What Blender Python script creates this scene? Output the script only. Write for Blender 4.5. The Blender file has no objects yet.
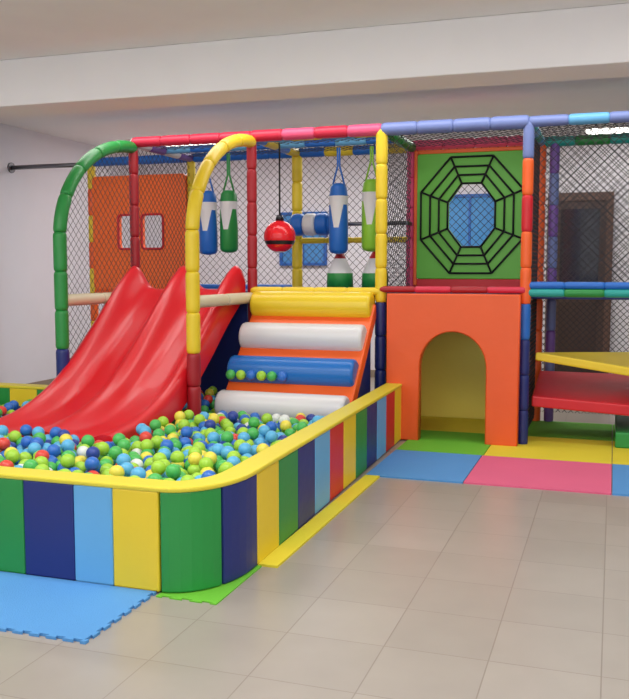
import bpy, bmesh, math, random
import numpy as np
from mathutils import Vector, Matrix
random.seed(7); np.random.seed(7)
scene=bpy.context.scene
try:
    scene.view_settings.view_transform='Standard'
except Exception: pass

# ---------------------------------------------------------------- materials
def lin(c):
    return tuple(((v/255)/12.92 if v/255<=0.04045 else ((v/255+0.055)/1.055)**2.4) for v in c)
MATS={}
def mat(name,rgb,rough=0.4,bump=0.0,bscale=40,var=0.06,spec=0.5,coat=0.0,metal=0.0,emit=None):
    if name in MATS: return MATS[name]
    m=bpy.data.materials.new(name); m.use_nodes=True
    nt=m.node_tree; b=nt.nodes['Principled BSDF']
    c=lin(rgb)
    tc=nt.nodes.new('ShaderNodeTexCoord'); nz=nt.nodes.new('ShaderNodeTexNoise')
    nz.inputs['Scale'].default_value=3.0; nz.inputs['Detail'].default_value=3
    nt.links.new(tc.outputs['Object'],nz.inputs['Vector'])
    mx=nt.nodes.new('ShaderNodeMix'); mx.data_type='RGBA'
    mx.inputs[6].default_value=(*[v*(1-var) for v in c],1)
    mx.inputs[7].default_value=(*[min(1,v*(1+var)) for v in c],1)
    nt.links.new(nz.outputs['Fac'],mx.inputs[0]); nt.links.new(mx.outputs[2],b.inputs['Base Color'])
    b.inputs['Roughness'].default_value=rough
    b.inputs['Specular IOR Level'].default_value=spec
    b.inputs['Coat Weight'].default_value=coat
    b.inputs['Metallic'].default_value=metal
    if bump>0:
        n2=nt.nodes.new('ShaderNodeTexNoise'); n2.inputs['Scale'].default_value=bscale
        nt.links.new(tc.outputs['Object'],n2.inputs['Vector'])
        bp=nt.nodes.new('ShaderNodeBump'); bp.inputs['Strength'].default_value=bump; bp.inputs['Distance'].default_value=0.02
        nt.links.new(n2.outputs['Fac'],bp.inputs['Height']); nt.links.new(bp.outputs['Normal'],b.inputs['Normal'])
    if emit:
        b.inputs['Emission Color'].default_value=(*lin(rgb),1); b.inputs['Emission Strength'].default_value=emit
    MATS[name]=m; return m
V=dict(rough=0.42,bump=0.15,bscale=9)
COL=dict(red=(206,28,40),darkred=(160,22,34),crimson=(205,40,70),orange=(240,100,36),yellow=(232,202,42),green=(34,140,62),
 lime=(136,196,48),navy=(26,42,112),blue=(30,106,195),lightblue=(100,170,216),white=(220,220,220),pink=(226,84,124),magenta=(222,66,120),
 purple=(120,84,165),bluegrey=(112,128,182),teal=(30,160,150),cream=(216,208,176),black=(12,12,14))
def vm(c): return mat('vinyl_'+c,COL[c],**V)

# ---------------------------------------------------------------- mesh builder
class MB:
    def __init__(s): s.v=[];s.f=[];s.m=[];s.s=[];s.mats=[]
    def mi(s,m):
        if m not in s.mats: s.mats.append(m)
        return s.mats.index(m)
    def add(s,vs,fs,m,smooth=False):
        o=len(s.v); s.v.extend([tuple(v) for v in vs]); k=s.mi(m)
        for f in fs: s.f.append(tuple(i+o for i in f)); s.m.append(k); s.s.append(smooth)
    def box(s,a,b,m):
        x0,y0,z0=a;x1,y1,z1=b
        s.add([(x0,y0,z0),(x1,y0,z0),(x1,y1,z0),(x0,y1,z0),(x0,y0,z1),(x1,y0,z1),(x1,y1,z1),(x0,y1,z1)],
          [(0,3,2,1),(4,5,6,7),(0,1,5,4),(1,2,6,5),(2,3,7,6),(3,0,4,7)],m)
    def prism(s,poly,z0,z1,m):
        n=len(poly); zz0=z0 if isinstance(z0,(list,tuple)) else [z0]*n; zz1=z1 if isinstance(z1,(list,tuple)) else [z1]*n
        vs=[(p[0],p[1],zz0[i]) for i,p in enumerate(poly)]+[(p[0],p[1],zz1[i]) for i,p in enumerate(poly)]
        fs=[tuple(range(n))[::-1],tuple(range(n,2*n))]+[(i,(i+1)%n,n+(i+1)%n,n+i) for i in range(n)]
        s.add(vs,fs,m)
    def rings(s,pts,radii,m,n=12,cap=True,smooth=True,mfun=None):
        pts=[Vector(p) for p in pts]; N=len(pts)
        t0=(pts[1]-pts[0]).normalized()
        ref=Vector((0,0,1)) if abs(t0.z)<0.9 else Vector((1,0,0))
        u=t0.cross(ref).normalized()
        o=len(s.v)
        for i,p in enumerate(pts):
            if i==0:t=t0
            elif i==N-1:t=(pts[i]-pts[i-1]).normalized()
            else:t=(pts[i+1]-pts[i-1]).normalized()
            u=(u-t*u.dot(t)).normalized(); w=t.cross(u)
            for k in range(n):
                a=2*math.pi*k/n
                s.v.append(tuple(p+(u*math.cos(a)+w*math.sin(a))*radii[i]))
        for i in range(N-1):
            mm=s.mi(mfun(i) if mfun else m)
            for k in range(n):
                s.f.append((o+i*n+k,o+i*n+(k+1)%n,o+(i+1)*n+(k+1)%n,o+(i+1)*n+k)); s.m.append(mm); s.s.append(smooth)
        if cap:
            s.f.append(tuple(o+k for k in range(n))[::-1]); s.m.append(s.mi(mfun(0) if mfun else m)); s.s.append(False)
            s.f.append(tuple(o+(N-1)*n+k for k in range(n))); s.m.append(s.mi(mfun(N-2) if mfun else m)); s.s.append(False)
    def foam(s,path,r,cols,seg=0.3):
        # foam sleeves laced over a steel tube, pinched at every joint
        path=[Vector(p) for p in path]
        d=[0]
        for i in range(1,len(path)): d.append(d[-1]+(path[i]-path[i-1]).length)
        L=d[-1]; n=max(1,round(L/seg)); sl=L/n
        def at(x):
            x=min(max(x,0),L)
            for i in range(1,len(path)):
                if x<=d[i]+1e-9:
                    t=(x-d[i-1])/max(1e-9,d[i]-d[i-1]); return path[i-1].lerp(path[i],t)
            return path[-1]
        for k in range(n):
            a=k*sl; xs=[0,0.012,0.03]+[0.03+(sl-0.06)*j/6 for j in range(1,6)]+[sl-0.03,sl-0.012,sl]
            rr=[r*.82,r*.95,r]+[r]*5+[r,r*.95,r*.82]
            s.rings([at(a+x) for x in xs],rr,vm(cols[k%len(cols)]),n=12)
    def sphere(s,c,r,m,mfun=None,nu=20,nv=12):
        o=len(s.v)
        for j in range(nv+1):
            ph=math.pi*j/nv-math.pi/2
            for i in range(nu):
                a=2*math.pi*i/nu
                s.v.append((c[0]+r*math.cos(ph)*math.cos(a),c[1]+r*math.cos(ph)*math.sin(a),c[2]+r*math.sin(ph)))
        for j in range(nv):
            mm=s.mi(mfun(j/nv) if mfun else m)
            for i in range(nu):
                s.f.append((o+j*nu+i,o+j*nu+(i+1)%nu,o+(j+1)*nu+(i+1)%nu,o+(j+1)*nu+i)); s.m.append(mm); s.s.append(True)
    def net(s,o,u,v,W,H,m,cell=0.055,r=0.0025,inside=None):
        o=Vector(o);u=Vector(u).normalized();v=Vector(v).normalized();nrm=u.cross(v)
        def strand(p,q):
            d=(q-p).normalized(); a=d.cross(nrm).normalized()*r; b=nrm*r
            s.add([p+a,p+b,p-a,p-b,q+a,q+b,q-a,q-b],[(0,1,5,4),(1,2,6,5),(2,3,7,6),(3,0,4,7)],m)
        if inside is None:
            step=cell*math.sqrt(2)
            k=-H
            while k<W:
                t0=max(0,-k);t1=min(H,W-k)
                if t1>t0:
                    strand(o+u*(k+t0)+v*t0,o+u*(k+t1)+v*t1)
                    strand(o+u*(k+t0)+v*(H-t0),o+u*(k+t1)+v*(H-t1))
                k+=step
        else:
            step=cell/math.sqrt(2)
            nx=int(W/step);ny=int(H/step)
            for i in range(nx):
                for j in range(ny):
                    if (i+j)%2==0: a=(i,j);b=(i+1,j+1)
                    else: a=(i+1,j);b=(i,j+1)
                    if inside(a[0]*step,a[1]*step) and inside(b[0]*step,b[1]*step):
                        strand(o+u*a[0]*step+v*a[1]*step,o+u*b[0]*step+v*b[1]*step)
    def obj(s,name,parent=None,bevel=0,bseg=2):
        me=bpy.data.meshes.new(name); me.from_pydata(s.v,[],s.f)
        for m in s.mats: me.materials.append(m)
        me.polygons.foreach_set('material_index',s.m); me.polygons.foreach_set('use_smooth',s.s); me.update()
        ob=bpy.data.objects.new(name,me); scene.collection.objects.link(ob)
        if bevel:
            b=ob.modifiers.new('bevel','BEVEL'); b.width=bevel; b.segments=bseg; b.limit_method='ANGLE'; b.angle_limit=math.radians(50)
        if parent: ob.parent=parent
        return ob
def empty(name):
    e=bpy.data.objects.new(name,None); scene.collection.objects.link(e); e.empty_display_size=.1; return e
def plate(name,splines,depth,m,M,parent=None,bevel=0.006):
    cu=bpy.data.curves.new(name,'CURVE'); cu.dimensions='2D'; cu.fill_mode='BOTH'; cu.extrude=depth/2; cu.bevel_depth=bevel; cu.bevel_resolution=2
    for pts in splines:
        sp=cu.splines.new('POLY'); sp.points.add(len(pts)-1); sp.use_cyclic_u=True
        for i,p in enumerate(pts): sp.points[i].co=(p[0],p[1],0,1)
    tmp=bpy.data.objects.new(name+'_c',cu); scene.collection.objects.link(tmp)
    dg=bpy.context.evaluated_depsgraph_get(); me=bpy.data.meshes.new_from_object(tmp.evaluated_get(dg))
    bpy.data.objects.remove(tmp); me.transform(M); me.materials.clear(); me.materials.append(m); me.name=name
    ob=bpy.data.objects.new(name,me); scene.collection.objects.link(ob)
    if parent: ob.parent=parent
    return ob
def XZ(y):
    return Matrix(((1,0,0,0),(0,0,-1,y),(0,1,0,0),(0,0,0,1)))

# ---------------------------------------------------------------- room
wallm=mat('painted_wall',(226,224,232),rough=.8,bump=.05,bscale=60,var=.03)
ceilm=mat('painted_ceiling',(240,238,238),rough=.85,bump=.05,bscale=30,var=.03)
def tile_mat():
    m=bpy.data.materials.new('ceramic_floor_tiles'); m.use_nodes=True; nt=m.node_tree; b=nt.nodes['Principled BSDF']
    tc=nt.nodes.new('ShaderNodeTexCoord'); br=nt.nodes.new('ShaderNodeTexBrick')
    br.offset=0; br.inputs['Scale'].default_value=1; br.inputs['Brick Width'].default_value=.4; br.inputs['Row Height'].default_value=.4
    br.inputs['Mortar Size'].default_value=.003; br.inputs['Mortar Smooth'].default_value=.4
    br.inputs['Color1'].default_value=(*lin((164,156,146)),1); br.inputs['Color2'].default_value=(*lin((156,148,138)),1)
    br.inputs['Mortar'].default_value=(*lin((138,129,119)),1)
    nt.links.new(tc.outputs['Object'],br.inputs['Vector'])
    nz=nt.nodes.new('ShaderNodeTexNoise'); nz.inputs['Scale'].default_value=5; nz.inputs['Detail'].default_value=6
    nt.links.new(tc.outputs['Object'],nz.inputs['Vector'])
    cr=nt.nodes.new('ShaderNodeMapRange'); cr.inputs[3].default_value=.9; cr.inputs[4].default_value=1.04
    nt.links.new(nz.outputs['Fac'],cr.inputs[0])
    hs=nt.nodes.new('ShaderNodeHueSaturation')
    nt.links.new(br.outputs['Color'],hs.inputs['Color']); nt.links.new(cr.outputs[0],hs.inputs['Value']); nt.links.new(hs.outputs['Color'],b.inputs['Base Color'])
    b.inputs['Roughness'].default_value=.3; b.inputs['Specular IOR Level'].default_value=.45
    bp=nt.nodes.new('ShaderNodeBump'); bp.inputs['Strength'].default_value=.2; bp.inputs['Distance'].default_value=.003; bp.invert=True
    nt.links.new(br.outputs['Fac'],bp.inputs['Height']); nt.links.new(bp.outputs['Normal'],b.inputs['Normal'])
    return m
CZ=3.1; XL=-6.6; XR=4.5; YB=11.5; YF=-3
b=MB(); b.box((XL,YF,-.1),(XR,YB,0),tile_mat()); b.obj('floor')
b=MB(); b.box((XL,YF,CZ),(XR,YB,CZ+.1),ceilm); b.obj('ceiling')
b=MB(); b.box((XL-.1,YF,0),(XL,YB,CZ),wallm); b.obj('wall_left')
b=MB(); b.box((XR,YF,0),(XR+.1,YB,CZ),wallm); b.obj('wall_right')
b=MB(); b.box((XL-.1,YB,0),(XR+.1,YB+.1,CZ),wallm); b.obj('wall_back')
b=MB(); b.box((XL,5.95,2.74),(XR,6.4,CZ),ceilm); b.obj('ceiling_beam',bevel=.01)
skm=mat('skirting',(150,135,120),rough=.5)
b=MB(); b.box((XL,YB-.02,0),(-.85,YB,.1),skm); b.box((.03,YB-.02,0),(XR,YB,.1),skm); b.obj('baseboard_back')
b=MB(); b.box((XL,YF,0),(XL+.02,YB-.02,.1),skm); b.obj('baseboard_left')

def window(name,x0,x1,z0,z1,glass,frame):
    b=MB(); y=YB
    b.box((x0,y-.03,z0),(x1,y-.012,z1),glass)
    t=.04
    b.box((x0-t,y-.05,z0-t),(x0,y,z1+t),frame); b.box((x1,y-.05,z0-t),(x1+t,y,z1+t),frame)
    b.box((x0,y-.05,z1),(x1,y,z1+t),frame); b.box((x0,y-.05,z0-t),(x1,y,z0),frame)
    xm=(x0+x1)/2; b.box((xm-.015,y-.045,z0),(xm+.015,y-.012,z1),frame)
    return b.obj(name)
window('window_1',-2.1,-1.45,1.75,2.38,mat('blue_glass',(74,144,206),rough=.15),mat('blue_frame',(40,100,180)))
window('window_2',-4.35,-3.75,1.55,2.2,MATS['blue_glass'],MATS['blue_frame'])
dw=mat('dark_wood',(70,52,48),rough=.5,var=.2); Yd=YB-.022
b=MB(); b.box((-.72,Yd-.05,0),(-.1,Yd,2.3),dw)
b.box((-.80,Yd-.07,0),(-.72,Yd,2.4),mat('door_frame',(95,70,60))); b.box((-.1,Yd-.07,0),(-.02,Yd,2.4),MATS['door_frame']); b.box((-.72,Yd-.07,2.3),(-.1,Yd,2.4),MATS['door_frame'])
b.box((-.64,Yd-.065,1.2),(-.18,Yd-.05,2.2),mat('dark_glass',(40,42,52),rough=.1)); b.box((-.64,Yd-.062,.15),(-.18,Yd-.05,1.05),mat('door_panel',(58,42,40)))
b.rings([(-.16,Yd-.05,1.1),(-.16,Yd-.10,1.1),(-.25,Yd-.10,1.1)],[.012]*3,mat('steel',(170,170,175),rough=.25,metal=1),n=8)
b.obj('door_1')
tube=mat('light_diffuser',(255,252,245),emit=5)
hous=mat('lamp_housing',(235,235,235))
def batten(x,y,L=1.2):
    e=MB(); e.box((x-L/2-.02,y-.17,CZ-.04),(x+L/2+.02,y+.17,CZ),hous)
    e.box((x-L/2,y-.15,CZ-.06),(x+L/2,y+.15,CZ-.04),tube)
    return e.obj('ceiling_light')
for x,y in [(.25,10.9),(-5.35,10.2)]: batten(x,y)
b=MB(); b.rings([(XL,8.6,2.62),(-5.5,8.6,2.62)],[.025,.025],mat('galvanised_steel',(120,120,125),rough=.35,metal=.8)); b.rings([(XL,8.6,2.62),(XL+.02,8.6,2.62)],[.06,.06],MATS['galvanised_steel']); 
pipe=b.obj('scaffold_pipe')

# ---------------------------------------------------------------- structure
FY,BY=7.4,8.6; X0,X1,X2,X3,X4=-4.3,-3.1,-1.9,-.68,.55; XLL=-5.53; TZ=2.64; DZ=1.265
S=empty('soft_play_structure'); pipe.parent=S
b=MB()
def post(x,y,cols,z1=TZ,z0=0,r=.045,seg=.3): b.foam([(x,y,z0),(x,y,z1)],r,cols,seg)
post(X0,FY,['darkred']); post(X1,FY,['darkred']); post(X2,FY,['navy','navy','navy','navy','yellow','yellow','yellow','yellow','yellow'],r=.052)
post(X3,FY,['navy','navy','navy','blue','orange','orange','red','orange','bluegrey'])
post(X4,FY,['navy','blue','green','yellow','red'])
post(X0,BY,['yellow']); post(X1,BY,['yellow'],r=.055); post(X2,BY,['magenta'],r=.055); post(X3,BY,['orange'],r=.055); post(-.55,BY,['purple','bluegrey']); post(X4,BY,['orange','teal']); post(XLL,BY,['yellow','orange'])
def bar(p,q,cols,r=.048): b.foam([p,q],r,cols)
bar((X0,FY,TZ),(X1,FY,TZ),['crimson']); bar((X1,FY,TZ),(X2,FY,TZ),['crimson','pink'],.052); bar((X2,FY,TZ),(X3,FY,TZ),['bluegrey'],.056); bar((X3,FY,TZ),(X4,FY,TZ),['bluegrey','lightblue'],.045)
bar((XLL,BY,TZ),(X0,BY,TZ),['blue']); bar((X0,BY,TZ),(X1,BY,TZ),['blue']); bar((X1,BY,TZ),(X2,BY,TZ),['blue','yellow']); bar((X2,BY,TZ+.02),(X3,BY,TZ+.02),['pink'],.052); bar((X3,BY,TZ),(X4,BY,TZ),['teal','green'])
for x,c in ((X0,['white','purple']),(X1,['blue','yellow']),(X2,['green']),(X3,['teal','lightblue']),(X4,['green'])): bar((x,FY,TZ),(x,BY,TZ),c)
bar((X1,FY-.02,DZ),(X2,FY-.02,DZ),['yellow'],.035); bar((X2,FY-.03,DZ+.02),(X3,FY-.03,DZ+.02),['darkred','crimson'],.028)
bar((X3,FY,DZ),(X4,FY,DZ),['teal','green'],.035); bar((X3,FY,DZ+.06),(X4,FY,DZ+.06),['blue'],.03); bar((X3,BY,DZ),(X4,BY,DZ),['blue'],.035); bar((X2,BY,DZ+.03),(X3,BY,DZ+.03),['orange'],.035)
bar((X1,BY,1.75),(X2,BY,1.75),['yellow'],.03); bar((XLL,BY,DZ-.05),(X0,BY,DZ-.05),['orange'],.035)
bar((X4,FY,DZ),(X4,BY,DZ),['green']); bar((X0,BY,DZ),(X1,BY,DZ),['blue'],.035)
def arch(x,top,low):
    b.foam([(x,6.2,.02),(x,6.2,.8)],.055,[low],.25)
    pts=[(x,6.2,.8),(x,6.2,1.2)]+[(x,FY-1.2*math.cos(a),1.7+.89*math.sin(a)) for a in [math.pi/2*k/24 for k in range(25)]]
    b.foam(pts,.055,[top],.32)
    b.foam([(x,6.2,1.2),(x,FY,1.2)],.05,['cream'],.6)
arch(X0,'green','navy'); arch(X1,'yellow','darkred')
b.obj('frame',S)
b=MB(); dk=vm('navy')
b.box((X0,FY,DZ-.07),(X3,BY,DZ-.01),dk)
b.box((X3,8.0,DZ-.07),(X4,BY,DZ-.01),dk)
b.obj('deck',S,bevel=.01)
b=MB(); nm=mat('netting',(54,52,57),rough=.8)
b.net((X0,BY,DZ),(1,0,0),(0,0,1),1.2,TZ-DZ,nm); b.net((X1,BY,DZ),(1,0,0),(0,0,1),1.2,TZ-DZ,nm); b.net((X2,BY-.02,DZ),(1,0,0),(0,0,1),1.2,TZ-DZ,nm)
b.net((X3,BY,0.1),(1,0,0),(0,0,1),1.23,TZ-.1,nm,cell=.042,r=.003); b.net((X3,FY,DZ),(1,0,0),(0,0,1),1.23,TZ-DZ,nm,cell=.05)
b.net((X2,FY,DZ),(1,0,0),(0,0,1),.25,TZ-DZ,nm)
b.net((X2,FY,DZ),(0,1,0),(0,0,1),1.2,TZ-DZ,nm); b.net((X3,FY,.05),(0,1,0),(0,0,1),1.2,TZ-.05,nm)
b.net((X0,FY,TZ),(1,0,0),(0,1,0),3.62,1.2,nm,cell=.07)
b.net((X3,FY,TZ),(1,0,0),(0,1,0),1.2,1.2,nm,cell=.07)
def ins(u,v):
    y=6.2+u; z=.5+v
    if z<1.7: return True
    return ((FY-y)/1.2)**2+((z-1.7)/.89)**2<1
b.net((X0,6.2,.5),(0,1,0),(0,0,1),1.2,2.1,nm,inside=ins)
b.net((X0,FY,DZ),(0,1,0),(0,0,1),1.2,TZ-DZ,nm)
b.net((X4,FY,0.1),(0,1,0),(0,0,1),1.2,TZ-.1,nm)
b.net((XLL,BY,TZ-.2),(1,0,0),(0,0,1),1.2,.2,nm)
b.obj('safety_net',S)
b=MB()
b.box((X0+.05,FY-.03,0),(X1-.03,FY+.03,DZ-.08),vm('navy'))
b.box((X2+.06,BY-.08,0),(X3-.05,BY-.02,DZ-.08),mat('vinyl_pale_yellow',(240,224,96),**V))
b.box((X2-.03,FY+.06,0),(X2+.02,BY-.09,DZ-.08),vm('orange'))
b.obj('lower_panels',S,bevel=.012)
def rrect(x0,x1,z0,z1,r=.04,n=4):
    p=[]
    for cx,cz,a0 in ((x1-r,z1-r,0),(x0+r,z1-r,90),(x0+r,z0+r,180),(x1-r,z0+r,270)):
        for k in range(n+1):
            a=math.radians(a0+90*k/n); p.append((cx+r*math.cos(a),cz+r*math.sin(a)))
    return p
wins=((-5.17,-4.95),(-4.88,-4.62))
plate('window_panel',[rrect(XLL+.04,X0-.05,1.24,2.47)]+[rrect(a,c,1.68,2.05) for a,c in wins],.05,mat('vinyl_orange_upper',(252,112,42),**V),XZ(BY-.02),S)
b=MB()
for x0,x1 in wins:
    p=rrect(x0,x1,1.68,2.05); b.rings([(q[0],BY-.055,q[1]) for q in p+[p[0]]],[.014]*(len(p)+1),vm('red'),n=6,cap=False)
b.obj('window_piping',S)
cx,cz=-1.3,1.97
def octa(sx,sz): return [(cx+sx*math.cos(math.radians(22.5+45*k))/math.cos(math.radians(22.5)),cz+sz*math.sin(math.radians(22.5+45*k))/math.cos(math.radians(22.5))) for k in range(8)]
gp=mat('green_panel',(98,182,54),**V)
plate('web_panel',[rrect(-1.82,-.79,1.37,2.555,.02),octa(.225,.3)],.04,gp,XZ(BY-.08),S)
b=MB(); b.box((-1.86,BY-.1,1.3),(-1.825,BY-.05,2.6),vm('orange')); b.box((-.785,BY-.1,1.3),(-.70,BY-.05,2.6),vm('orange')); b.box((-1.825,BY-.1,2.56),(-.785,BY-.05,2.6),vm('orange')); b.box((-1.825,BY-.1,1.28),(-.785,BY-.05,1.365),vm('red'))
b.obj('web_panel_frame',S,bevel=.01)
b=MB(); rope=mat('black_rope',(14,14,16),rough=.7)
R=[(.225,.3),(.31,.38),(.395,.46),(.485,.55)]
for sx,sz in R:
    o=octa(sx,sz); o=o+[o[0]]
    for i in range(8): b.rings([(o[i][0],BY-.12,o[i][1]),(o[i+1][0],BY-.12,o[i+1][1])],[.0095,.0095],rope,n=8)
a,c=octa(*R[0]),octa(*R[-1])
for i in range(8): b.rings([(a[i][0],BY-.12,a[i][1]),(c[i][0],BY-.12,c[i][1])],[.0095,.0095],rope,n=8)
b.obj('spider_web_ropes',S)

# ---------------------------------------------------------------- orange playhouse front
ax,aw=-1.25,.29
outer=[(-1.80,.02),(ax-aw,.02)]+[(ax-aw,.64)]+[(ax+aw*math.cos(math.radians(a)),.64+.31*math.sin(math.radians(a))) for a in range(170,0,-10)]+[(ax+aw,.64),(ax+aw,.02),(-.72,.02),(-.72,1.24),(-1.80,1.24)]
plate('playhouse_front_panel',[outer],.09,mat('vinyl_orange_front',(234,92,34),**V),XZ(FY-.09),S,bevel=.012)

# ---------------------------------------------------------------- ball pit
PH=.49; T=.13; FYP=3.475
segs=[]
def lineseg(p,q,seq):
    n=len(seq); return [([ (p[0]+(q[0]-p[0])*i/n,p[1]+(q[1]-p[1])*i/n),(p[0]+(q[0]-p[0])*(i+1)/n,p[1]+(q[1]-p[1])*(i+1)/n)],seq[i]) for i in range(n)]
segs+=lineseg((-4.22,6.16),(-5.3,6.16),['green','yellow','green','navy'])
segs+=lineseg((-5.3,6.16),(-5.3,FYP),['yellow','green','navy','lightblue','red','yellow','green','navy','lightblue'])
xs=[-5.3,-5.0,-4.72,-4.44,-4.16,-3.88,-3.60,-3.34,-3.07,-2.86,-2.605,-2.33,-2.125,-1.89]
fc=['yellow','green','navy','lightblue','red','yellow','green','lightblue','yellow','green','navy','lightblue','yellow']
for i in range(13): segs.append(([(xs[i],FYP),(xs[i+1],FYP)],fc[i]))
XN,XF=-1.675,-1.745
arc=[(-1.89+(XN+1.89)*math.sin(math.radians(a)),FYP+.34-.34*math.cos(math.radians(a))) for a in range(0,91,9)]
segs.append((arc[:7],'green')); segs.append((arc[6:]+[(XN,3.89)],'navy'))
segs+=lineseg((XN,3.89),(XF,7.32),['yellow','green','navy','lightblue','red','yellow','green','navy','lightblue','red','yellow'])
P=empty('ball_pit')
b=MB()
def strip(pts,th,z0,z1,m):
    n=len(pts); L=[];Rr=[]
    for i,p in enumerate(pts):
        if i==0:d=Vector(pts[1])-Vector(p)
        elif i==n-1:d=Vector(p)-Vector(pts[i-1])
        else:d=Vector(pts[i+1])-Vector(pts[i-1])
        d.normalize(); nn=Vector((d.y,-d.x))*th/2
        L.append((p[0]+nn.x,p[1]+nn.y)); Rr.append((p[0]-nn.x,p[1]-nn.y))
    vs=[]
    for l,r_ in zip(L,Rr): vs+=[(l[0],l[1],z0),(r_[0],r_[1],z0),(r_[0],r_[1],z1),(l[0],l[1],z1)]
    fs=[(0,1,2,3),tuple(4*(n-1)+k for k in (3,2,1,0))]
    for i in range(n-1):
        for k in range(4):
            fs.append((4*i+k,4*(i+1)+k,4*(i+1)+(k+1)%4,4*i+(k+1)%4))
    b.add(vs,fs,m)
for pts,c in segs: strip(pts,T,0.008,PH-.022,vm(c))
b.obj('padded_wall',P,bevel=.009)
b=MB()
for pts in ([(-4.22,6.16),(-5.3,6.16)],[(-5.3,6.16+.07),(-5.3,FYP-.07)],[(-5.3,FYP)]+[(-3.0,FYP)]+[(-2.1,FYP)]+arc+[(XN,3.89),((XN+XF)/2,5.6),(XF,7.32)]):
    strip(pts,T+.012,PH-.024,PH,mat('vinyl_yellow_cap',(216,200,52),**V))
b.obj('top_cap',P,bevel=.008)
b=MB(); b.box((-5.23,3.56,.002),(-1.82,6.1,.05),vm('blue')); b.box((-4.25,6.1,.002),(-1.82,7.35,.05),vm('blue')); b.obj('pit_floor_pad',P)
bc=[((164,212,62),.27),((78,184,88),.15),((44,110,198),.19),((92,178,222),.18),((236,220,78),.09),((222,70,56),.045),((40,66,150),.035),((225,230,225),.04)]
bm_=[mat('ball_%d'%i,c,rough=.35,var=.03) for i,(c,_) in enumerate(bc)]
r0=.042
cen=[]
def ok(x,y):
    if x<-5.19 or x>-1.86 or y<3.61: return False
    if x<-4.25 and y>6.04: return False
    if y>7.3: return False
    if -4.4<x<-3.08 and 5.04<y<6.35: return False
    if -3.2<x<-1.93 and y>6.36: return False
    if abs(x+3.1)<.1 and abs(y-6.2)<.1: return False
    if abs(x+4.3)<.1 and abs(y-6.2)<.1: return False
    return True
for layer,(zb,sp) in enumerate(((.225,.087),(.295,.094))):
    j=0;y=3.6
    while y<7.3:
        x=-5.25+(j%2)*sp/2+layer*.03
        while x<-1.8:
            xx=x+random.uniform(-.016,.016); yy=y+random.uniform(-.016,.016)
            if ok(xx,yy) and (layer==0 or random.random()<.88):
                cen.append((xx,yy,zb+random.uniform(-.014,.022)))
            x+=sp
        y+=sp*.866; j+=1
top=[]
for k in range(1200):
    x=random.uniform(-5.1,-1.9); y=random.uniform(3.7,7.2)
    if x>-3.2 and y>6.0: continue
    if ok(x,y) and all((x-a)**2+(y-c_)**2>(.1)**2 for a,c_ in top):
        top.append((x,y)); cen.append((x,y,.357+random.uniform(-.01,.01)))
        if len(top)>230: break
NB=len(cen)
for k in range(6): cen.append((-3.0+k*.092,6.68,.582))
bmm=bmesh.new(); bmesh.ops.create_icosphere(bmm,subdivisions=3,radius=r0)
bmm.verts.ensure_lookup_table(); bv=np.array([v.co[:] for v in bmm.verts]); bf=np.array([[v.index for v in f.verts] for f in bmm.faces]); bmm.free()
C=np.array(cen); n=len(C); nv=len(bv); nf=len(bf)
co=(C[:,None,:]+bv[None]).reshape(-1,3).astype(np.float32)
fi=(bf[None]+(np.arange(n)*nv)[:,None,None]).reshape(-1).astype(np.int32)
me=bpy.data.meshes.new('balls'); me.vertices.add(n*nv); me.vertices.foreach_set('co',co.ravel())
me.loops.add(len(fi)); me.loops.foreach_set('vertex_index',fi); me.polygons.add(n*nf)
me.polygons.foreach_set('loop_start',np.arange(0,n*nf*3,3,dtype=np.int32)); me.polygons.foreach_set('loop_total',np.full(n*nf,3,dtype=np.int32))
for m in bm_: me.materials.append(m)
ws=np.array([w for _,w in bc]); ws=ws/ws.sum()
ci=np.random.choice(len(bc),n,p=ws); ci[NB:]=[1,0,2,0,1,2]
me.polygons.foreach_set('material_index',np.repeat(ci,nf).astype(np.int32))
me.polygons.foreach_set('use_smooth',np.ones(n*nf,dtype=bool)); me.update(calc_edges=True); me.validate()
bo=bpy.data.objects.new('pit_balls',me); scene.collection.objects.link(bo); bo.parent=P

# ---------------------------------------------------------------- twin slide
keys=[(7.355,1.275,.15),(7.28,1.265,.225),(7.15,1.19,.245),(6.95,1.06,.235),(6.6,.80,.20),(6.2,.53,.16),(5.9,.39,.13),(5.6,.315,.10),(5.35,.30,.07),(5.08,.305,.04)]
def interp(t):
    x=t*(len(keys)-1); i=min(int(x),len(keys)-2); f=x-i
    p0=keys[max(i-1,0)];p1=keys[i];p2=keys[i+1];p3=keys[min(i+2,len(keys)-1)]
    return [0.5*((2*p1[k])+(-p0[k]+p2[k])*f+(2*p0[k]-5*p1[k]+4*p2[k]-p3[k])*f*f+(-p0[k]+3*p1[k]-3*p2[k]+p3[k])*f**3) for k in range(3)]
sm=mat('red_fibreglass',(216,22,34),rough=.33,var=.03,coat=.15)
b=MB(); NU=64; NV=70; vs=[];fs=[]
sx0,sx1=-4.24,-3.20
def prof(c):  # rounded bullnose ridge
    return 0.5*(c**2.4)+0.5*(1-(1-c**3.4)**2)
for j in range(NV+1):
    y,z,h=interp(j/NV); row=[]
    row.append((sx0-.05,y,max(.05,z-.10)))
    row.append((sx0-.05,y,z+h*.45))
    row.append((sx0-.035,y,z+h*.85))
    for i in range(NU+1):
        u=i/NU; c=math.cos(2*math.pi*u)**2
        row.append((sx0+(sx1-sx0)*u,y,z+h*prof(c)))
    row.append((sx1+.035,y,z+h*.85))
    row.append((sx1+.05,y,z+h*.45))
    row.append((sx1+.05,y,max(.05,z-.10)))
    vs+=row
W=NU+7
for j in range(NV):
    for i in range(W-1): fs.append((j*W+i,j*W+i+1,(j+1)*W+i+1,(j+1)*W+i))
    fs.append((j*W+W-1,j*W,(j+1)*W,(j+1)*W+W-1))
fs.append(tuple(range(W))[::-1]); fs.append(tuple(NV*W+i for i in range(W)))
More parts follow.
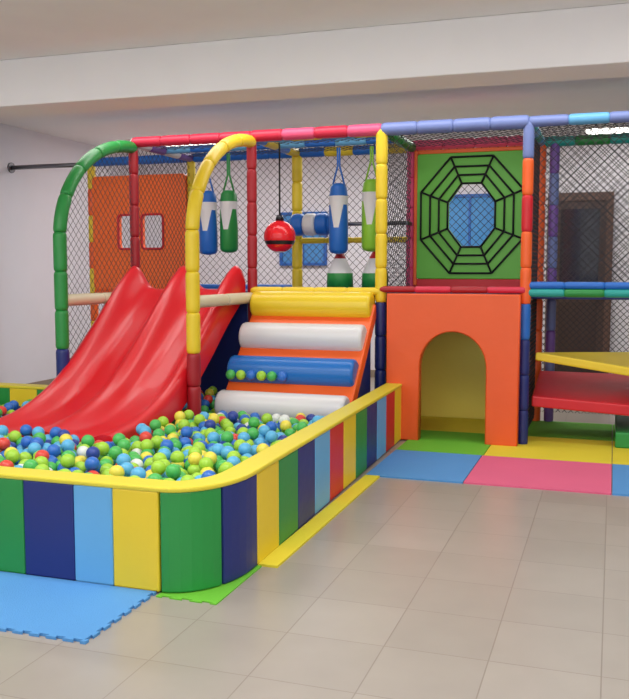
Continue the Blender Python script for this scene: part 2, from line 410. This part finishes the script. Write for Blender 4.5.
b.add(vs,fs,sm,True); sl=b.obj('twin_lane_slide')
bv_=sl.modifiers.new('es','EDGE_SPLIT'); bv_.split_angle=math.radians(60)

# ---------------------------------------------------------------- roller ramp
Rm=empty('roller_ramp')
b=MB()
p0=Vector((0,7.34,1.17)); p1=Vector((0,6.5,.28)); d=(p1-p0).normalized(); nrm=Vector((0,d.z,-d.y)); 
if nrm.z<0: nrm=-nrm
xa,xb=-3.05,-1.95
def slab(a0,a1,t0,t1,x0,x1,m):
    q=[p0+d*a0+nrm*t0,p0+d*a1+nrm*t0,p0+d*a1+nrm*t1,p0+d*a0+nrm*t1]
    vs=[(x0,v.y,v.z) for v in q]+[(x1,v.y,v.z) for v in q]
    b.add(vs,[(0,1,2,3),(7,6,5,4),(0,4,5,1),(1,5,6,2),(2,6,7,3),(3,7,4,0)],m)
L=(p1-p0).length
slab(0,L+.05,-.12,-.01,xa,xb+.02,vm('orange'))
b.obj('ramp_pad',Rm,bevel=.015)
b=MB()
for k,c in enumerate(['yellow','white','blue','white']):
    a=p0+d*(.04+k*.365)
    r_=.122
    xs_=[xa,xa+.01,xa+.03,xa+.3,xa+.6,xb-.03,xb-.01,xb]
    b.rings([(x,a.y,a.z) for x in xs_],[r_*.8,r_*.94,r_,r_,r_,r_,r_*.94,r_*.8],mat('gloss_'+c,COL[c] if c!='blue' else (30,110,190),rough=.3,var=.02),n=28)
b.obj('rollers',Rm)
b=MB()
b.prism([(xa+.02,7.33),(xb-.02,7.33),(xb-.02,7.2),(xa+.02,7.2)],[.05]*4,[1.0,1.0,.86,.86],vm('navy'))
b.prism([(xa+.02,7.2),(xb-.02,7.2),(xb-.02,6.62),(xa+.02,6.62)],[.05]*4,[.85,.85,.25,.25],vm('navy'))
b.obj('ramp_base',Rm)

# ---------------------------------------------------------------- hanging things
def bag(x,y,zt,zb,r,c):
    e=empty('punching_bag'); b=MB(); N=12; H=zt-zb; w=vm('white'); m=vm(c)
    prof=[(0,.25),(.015,.8),(.05,1),(.30,1),(.66,.97),(.76,.85),(.80,.6),(.81,.1)]
    zz=[]
    for t,k in prof:
        row=[]
        for i in range(N):
            a=2*math.pi*i/N+.3; dz=0
            if t==.30: dz=(.0 if i%4<2 else .26)*H
            row.append((x+r*k*math.cos(a),y+r*k*math.sin(a),zb+t*H+dz))
        zz.append(row)
    b.v=[v for row in zz for v in row]
    for j in range(len(prof)-1):
        k_=b.mi(w if j==3 else m)
        for i in range(N):
            b.f.append((j*N+i,j*N+(i+1)%N,(j+1)*N+(i+1)%N,(j+1)*N+i)); b.m.append(k_); b.s.append(True)
    b.add(zz[0],[tuple(range(N))[::-1]],m)
    for sx in (-1,1): b.rings([(x+sx*r*.7,y,zb+H*.76),(x+sx*.01,y,zt),(x+sx*.01,y,TZ-.05)],[.009]*3,mat('strap_'+c,COL[c]),n=6)
    b.obj('bag_body',e)
    return e
for x,y,zt,zb,c in ((-2.47,8.0,2.42,1.6,'blue'),(-2.15,8.0,2.45,1.62,'lime'),(-3.82,8.0,2.38,1.6,'blue'),(-3.62,8.05,2.38,1.62,'green')): bag(x,y,zt,zb,.09,c)
b=MB(); b.foam([(X0,8.0,TZ),(X2,8.0,TZ)],.035,['lightblue','blue']); b.obj('hanging_rail',S)
b=MB(); hb=mat('ball_red',(225,30,40),rough=.2)
bc_=(-2.91,7.6,1.755)
b.sphere(bc_,.147,hb,mfun=lambda t: mat('ball_white',(225,225,225),rough=.3) if t<.12 else (mat('ball_black',(25,25,30),rough=.3) if .32<t<.40 else hb),nu=28,nv=24)
b.rings([(bc_[0],7.6,1.90),(bc_[0],7.6,1.95)],[.04,.03],MATS['ball_black'],n=12)
b.rings([(bc_[0],7.6,1.95),(bc_[0],7.6,2.60)],[.008,.008],rope,n=6)
b.obj('hanging_punch_ball')
b=MB(); b.foam([(X1,7.6,TZ),(X2,7.6,TZ)],.03,['lightblue','yellow']); b.obj('ball_rail',S)
b=MB(); b.foam([(-3.06,8.35,1.9),(-2.55,8.35,1.9)],.11,['blue','white','blue'],.12); b.rings([(X1,8.35,1.9),(X2,8.35,1.9)],[.02,.02],MATS['galvanised_steel']); 
for x in (X1,X2): b.rings([(x,8.35,1.9),(x,8.6,1.9)],[.02,.02],MATS['galvanised_steel'])
b.obj('padded_spinner',S)
for x,c in ((-2.5,'darkred'),(-2.15,'red')):
    b=MB()
    b.rings([(x,8.15,1.256),(x,8.15,1.42),(x,8.15,1.56),(x,8.15,1.66)],[.13,.125,.06,.008],vm(c),n=16,mfun=lambda i,c=c:[vm('green'),vm('white'),vm(c)][i])
    b.obj('padded_cone')

# ---------------------------------------------------------------- climbing steps right
e=empty('climbing_steps')
b=MB()
b.prism([(-.6,7.5),(.5,7.44),(.5,8.5)],[.70,.55,.62],[.77,.62,.72],vm('yellow')); b.obj('upper_step',e,bevel=.012)
b=MB(); b.prism([(-.62,7.5),(.5,7.44),(.5,8.5),(-.62,8.3)],[.31,.26,.26,.31],[.40,.35,.50,.53],vm('red')); b.obj('lower_step',e,bevel=.012)
b=MB(); b.prism([(.05,7.45),(.5,7.45),(.5,8.4),(.05,8.4)],[.012]*4,[.14]*4,vm('green')); b.obj('base_step',e,bevel=.012)

# ---------------------------------------------------------------- foam mats
def matobj(x0,x1,y0,y1,col,th=.012,teeth='f',z=0.0):
    m=mat('foam_'+'_'.join(map(str,col)),col,rough=.75,bump=.25,bscale=180,var=.05)
    g=.003; x0+=g;x1-=g;y0+=g;y1-=g
    def edge(p,q,on):
        p=Vector(p);q=Vector(q);L=(q-p).length;d=(q-p)/L;nn=Vector((d.y,-d.x))
        pts=[p]
        if on:
            n=max(1,int(L/.075)); s_=L/n
            for i in range(n):
                c=p+d*(s_*(i+.5)); w1=s_*.18;w2=s_*.30
                pts+=[c-d*w1,c-d*w2-nn*.014,c+d*w2-nn*.014,c+d*w1]
        return [tuple(v) for v in pts]
    poly=edge((x0,y0),(x1,y0),'f' in teeth)+edge((x1,y0),(x1,y1),'r' in teeth)+edge((x1,y1),(x0,y1),False)+edge((x0,y1),(x0,y0),False)
    b=MB(); b.prism(poly,z,z+th,m); return b.obj('foam_mat')
LB=(80,146,206);PK=(222,98,134);LG=(104,186,46);YE=(226,210,50)
matobj(-1.62,-.93,5.9,6.82,LB,teeth=''); matobj(-.93,.03,5.9,6.82,PK,teeth=''); matobj(.03,.98,5.9,6.82,LB,teeth='')
matobj(-1.62,-.92,6.82,7.75,LG,teeth=''); matobj(-.92,.03,6.82,7.75,YE,teeth=''); matobj(.03,.98,6.82,7.75,YE,teeth='')
matobj(-1.87,-.92,7.75,8.5,YE,teeth=''); matobj(-.92,.03,7.75,8.6,LG,teeth=''); matobj(.03,.98,7.75,8.6,LG,teeth='')
matobj(-1.62,-1.51,3.9,5.9,YE,teeth='')
matobj(-1.89,-1.59,3.37,3.9,LG,teeth='f',th=.006)
matobj(-2.85,-1.9,2.84,3.41,LB,teeth='fr'); matobj(-3.8,-2.85,2.84,3.41,LB); matobj(-4.75,-3.8,2.84,3.41,LB)

# ---------------------------------------------------------------- lights
def area(name,loc,sx,sy,power,rot=(0,0,0),col=(1,.98,.96)):
    l=bpy.data.lights.new(name,'AREA'); l.shape='RECTANGLE'; l.size=sx; l.size_y=sy; l.energy=power; l.color=col
    o=bpy.data.objects.new(name,l); o.location=loc; o.rotation_euler=rot; scene.collection.objects.link(o)
area('ceiling_panel_light',(-1.2,3.4,3.05),2.4,.5,62); area('ceiling_panel_light',(-4.2,3.4,3.05),2.4,.5,46)
area('ceiling_panel_light',(.5,1.0,3.05),2.4,.5,40); area('ceiling_panel_light',(-3.5,.5,3.05),2.4,.5,40); area('ceiling_panel_light',(2.2,5.0,3.05),2.4,.5,42)
area('ceiling_panel_light',(-2.5,9.6,3.04),5,.6,95); area('ceiling_panel_light',(-2.2,7.0,3.04),6,.4,48)
w_=bpy.data.worlds.new('World'); scene.world=w_; w_.use_nodes=True
w_.node_tree.nodes['Background'].inputs[0].default_value=(.97,.97,1,1); w_.node_tree.nodes['Background'].inputs[1].default_value=1.9

# ---------------------------------------------------------------- camera
cd=bpy.data.cameras.new('Camera'); cam=bpy.data.objects.new('Camera',cd); scene.collection.objects.link(cam)
cd.sensor_fit='HORIZONTAL'; cd.sensor_width=36; cd.lens=880/629*36
cam.location=(0,0,1.45); cam.rotation_euler=(math.pi/2-math.atan(79.5/880),0,math.atan(298/880))
scene.camera=cam
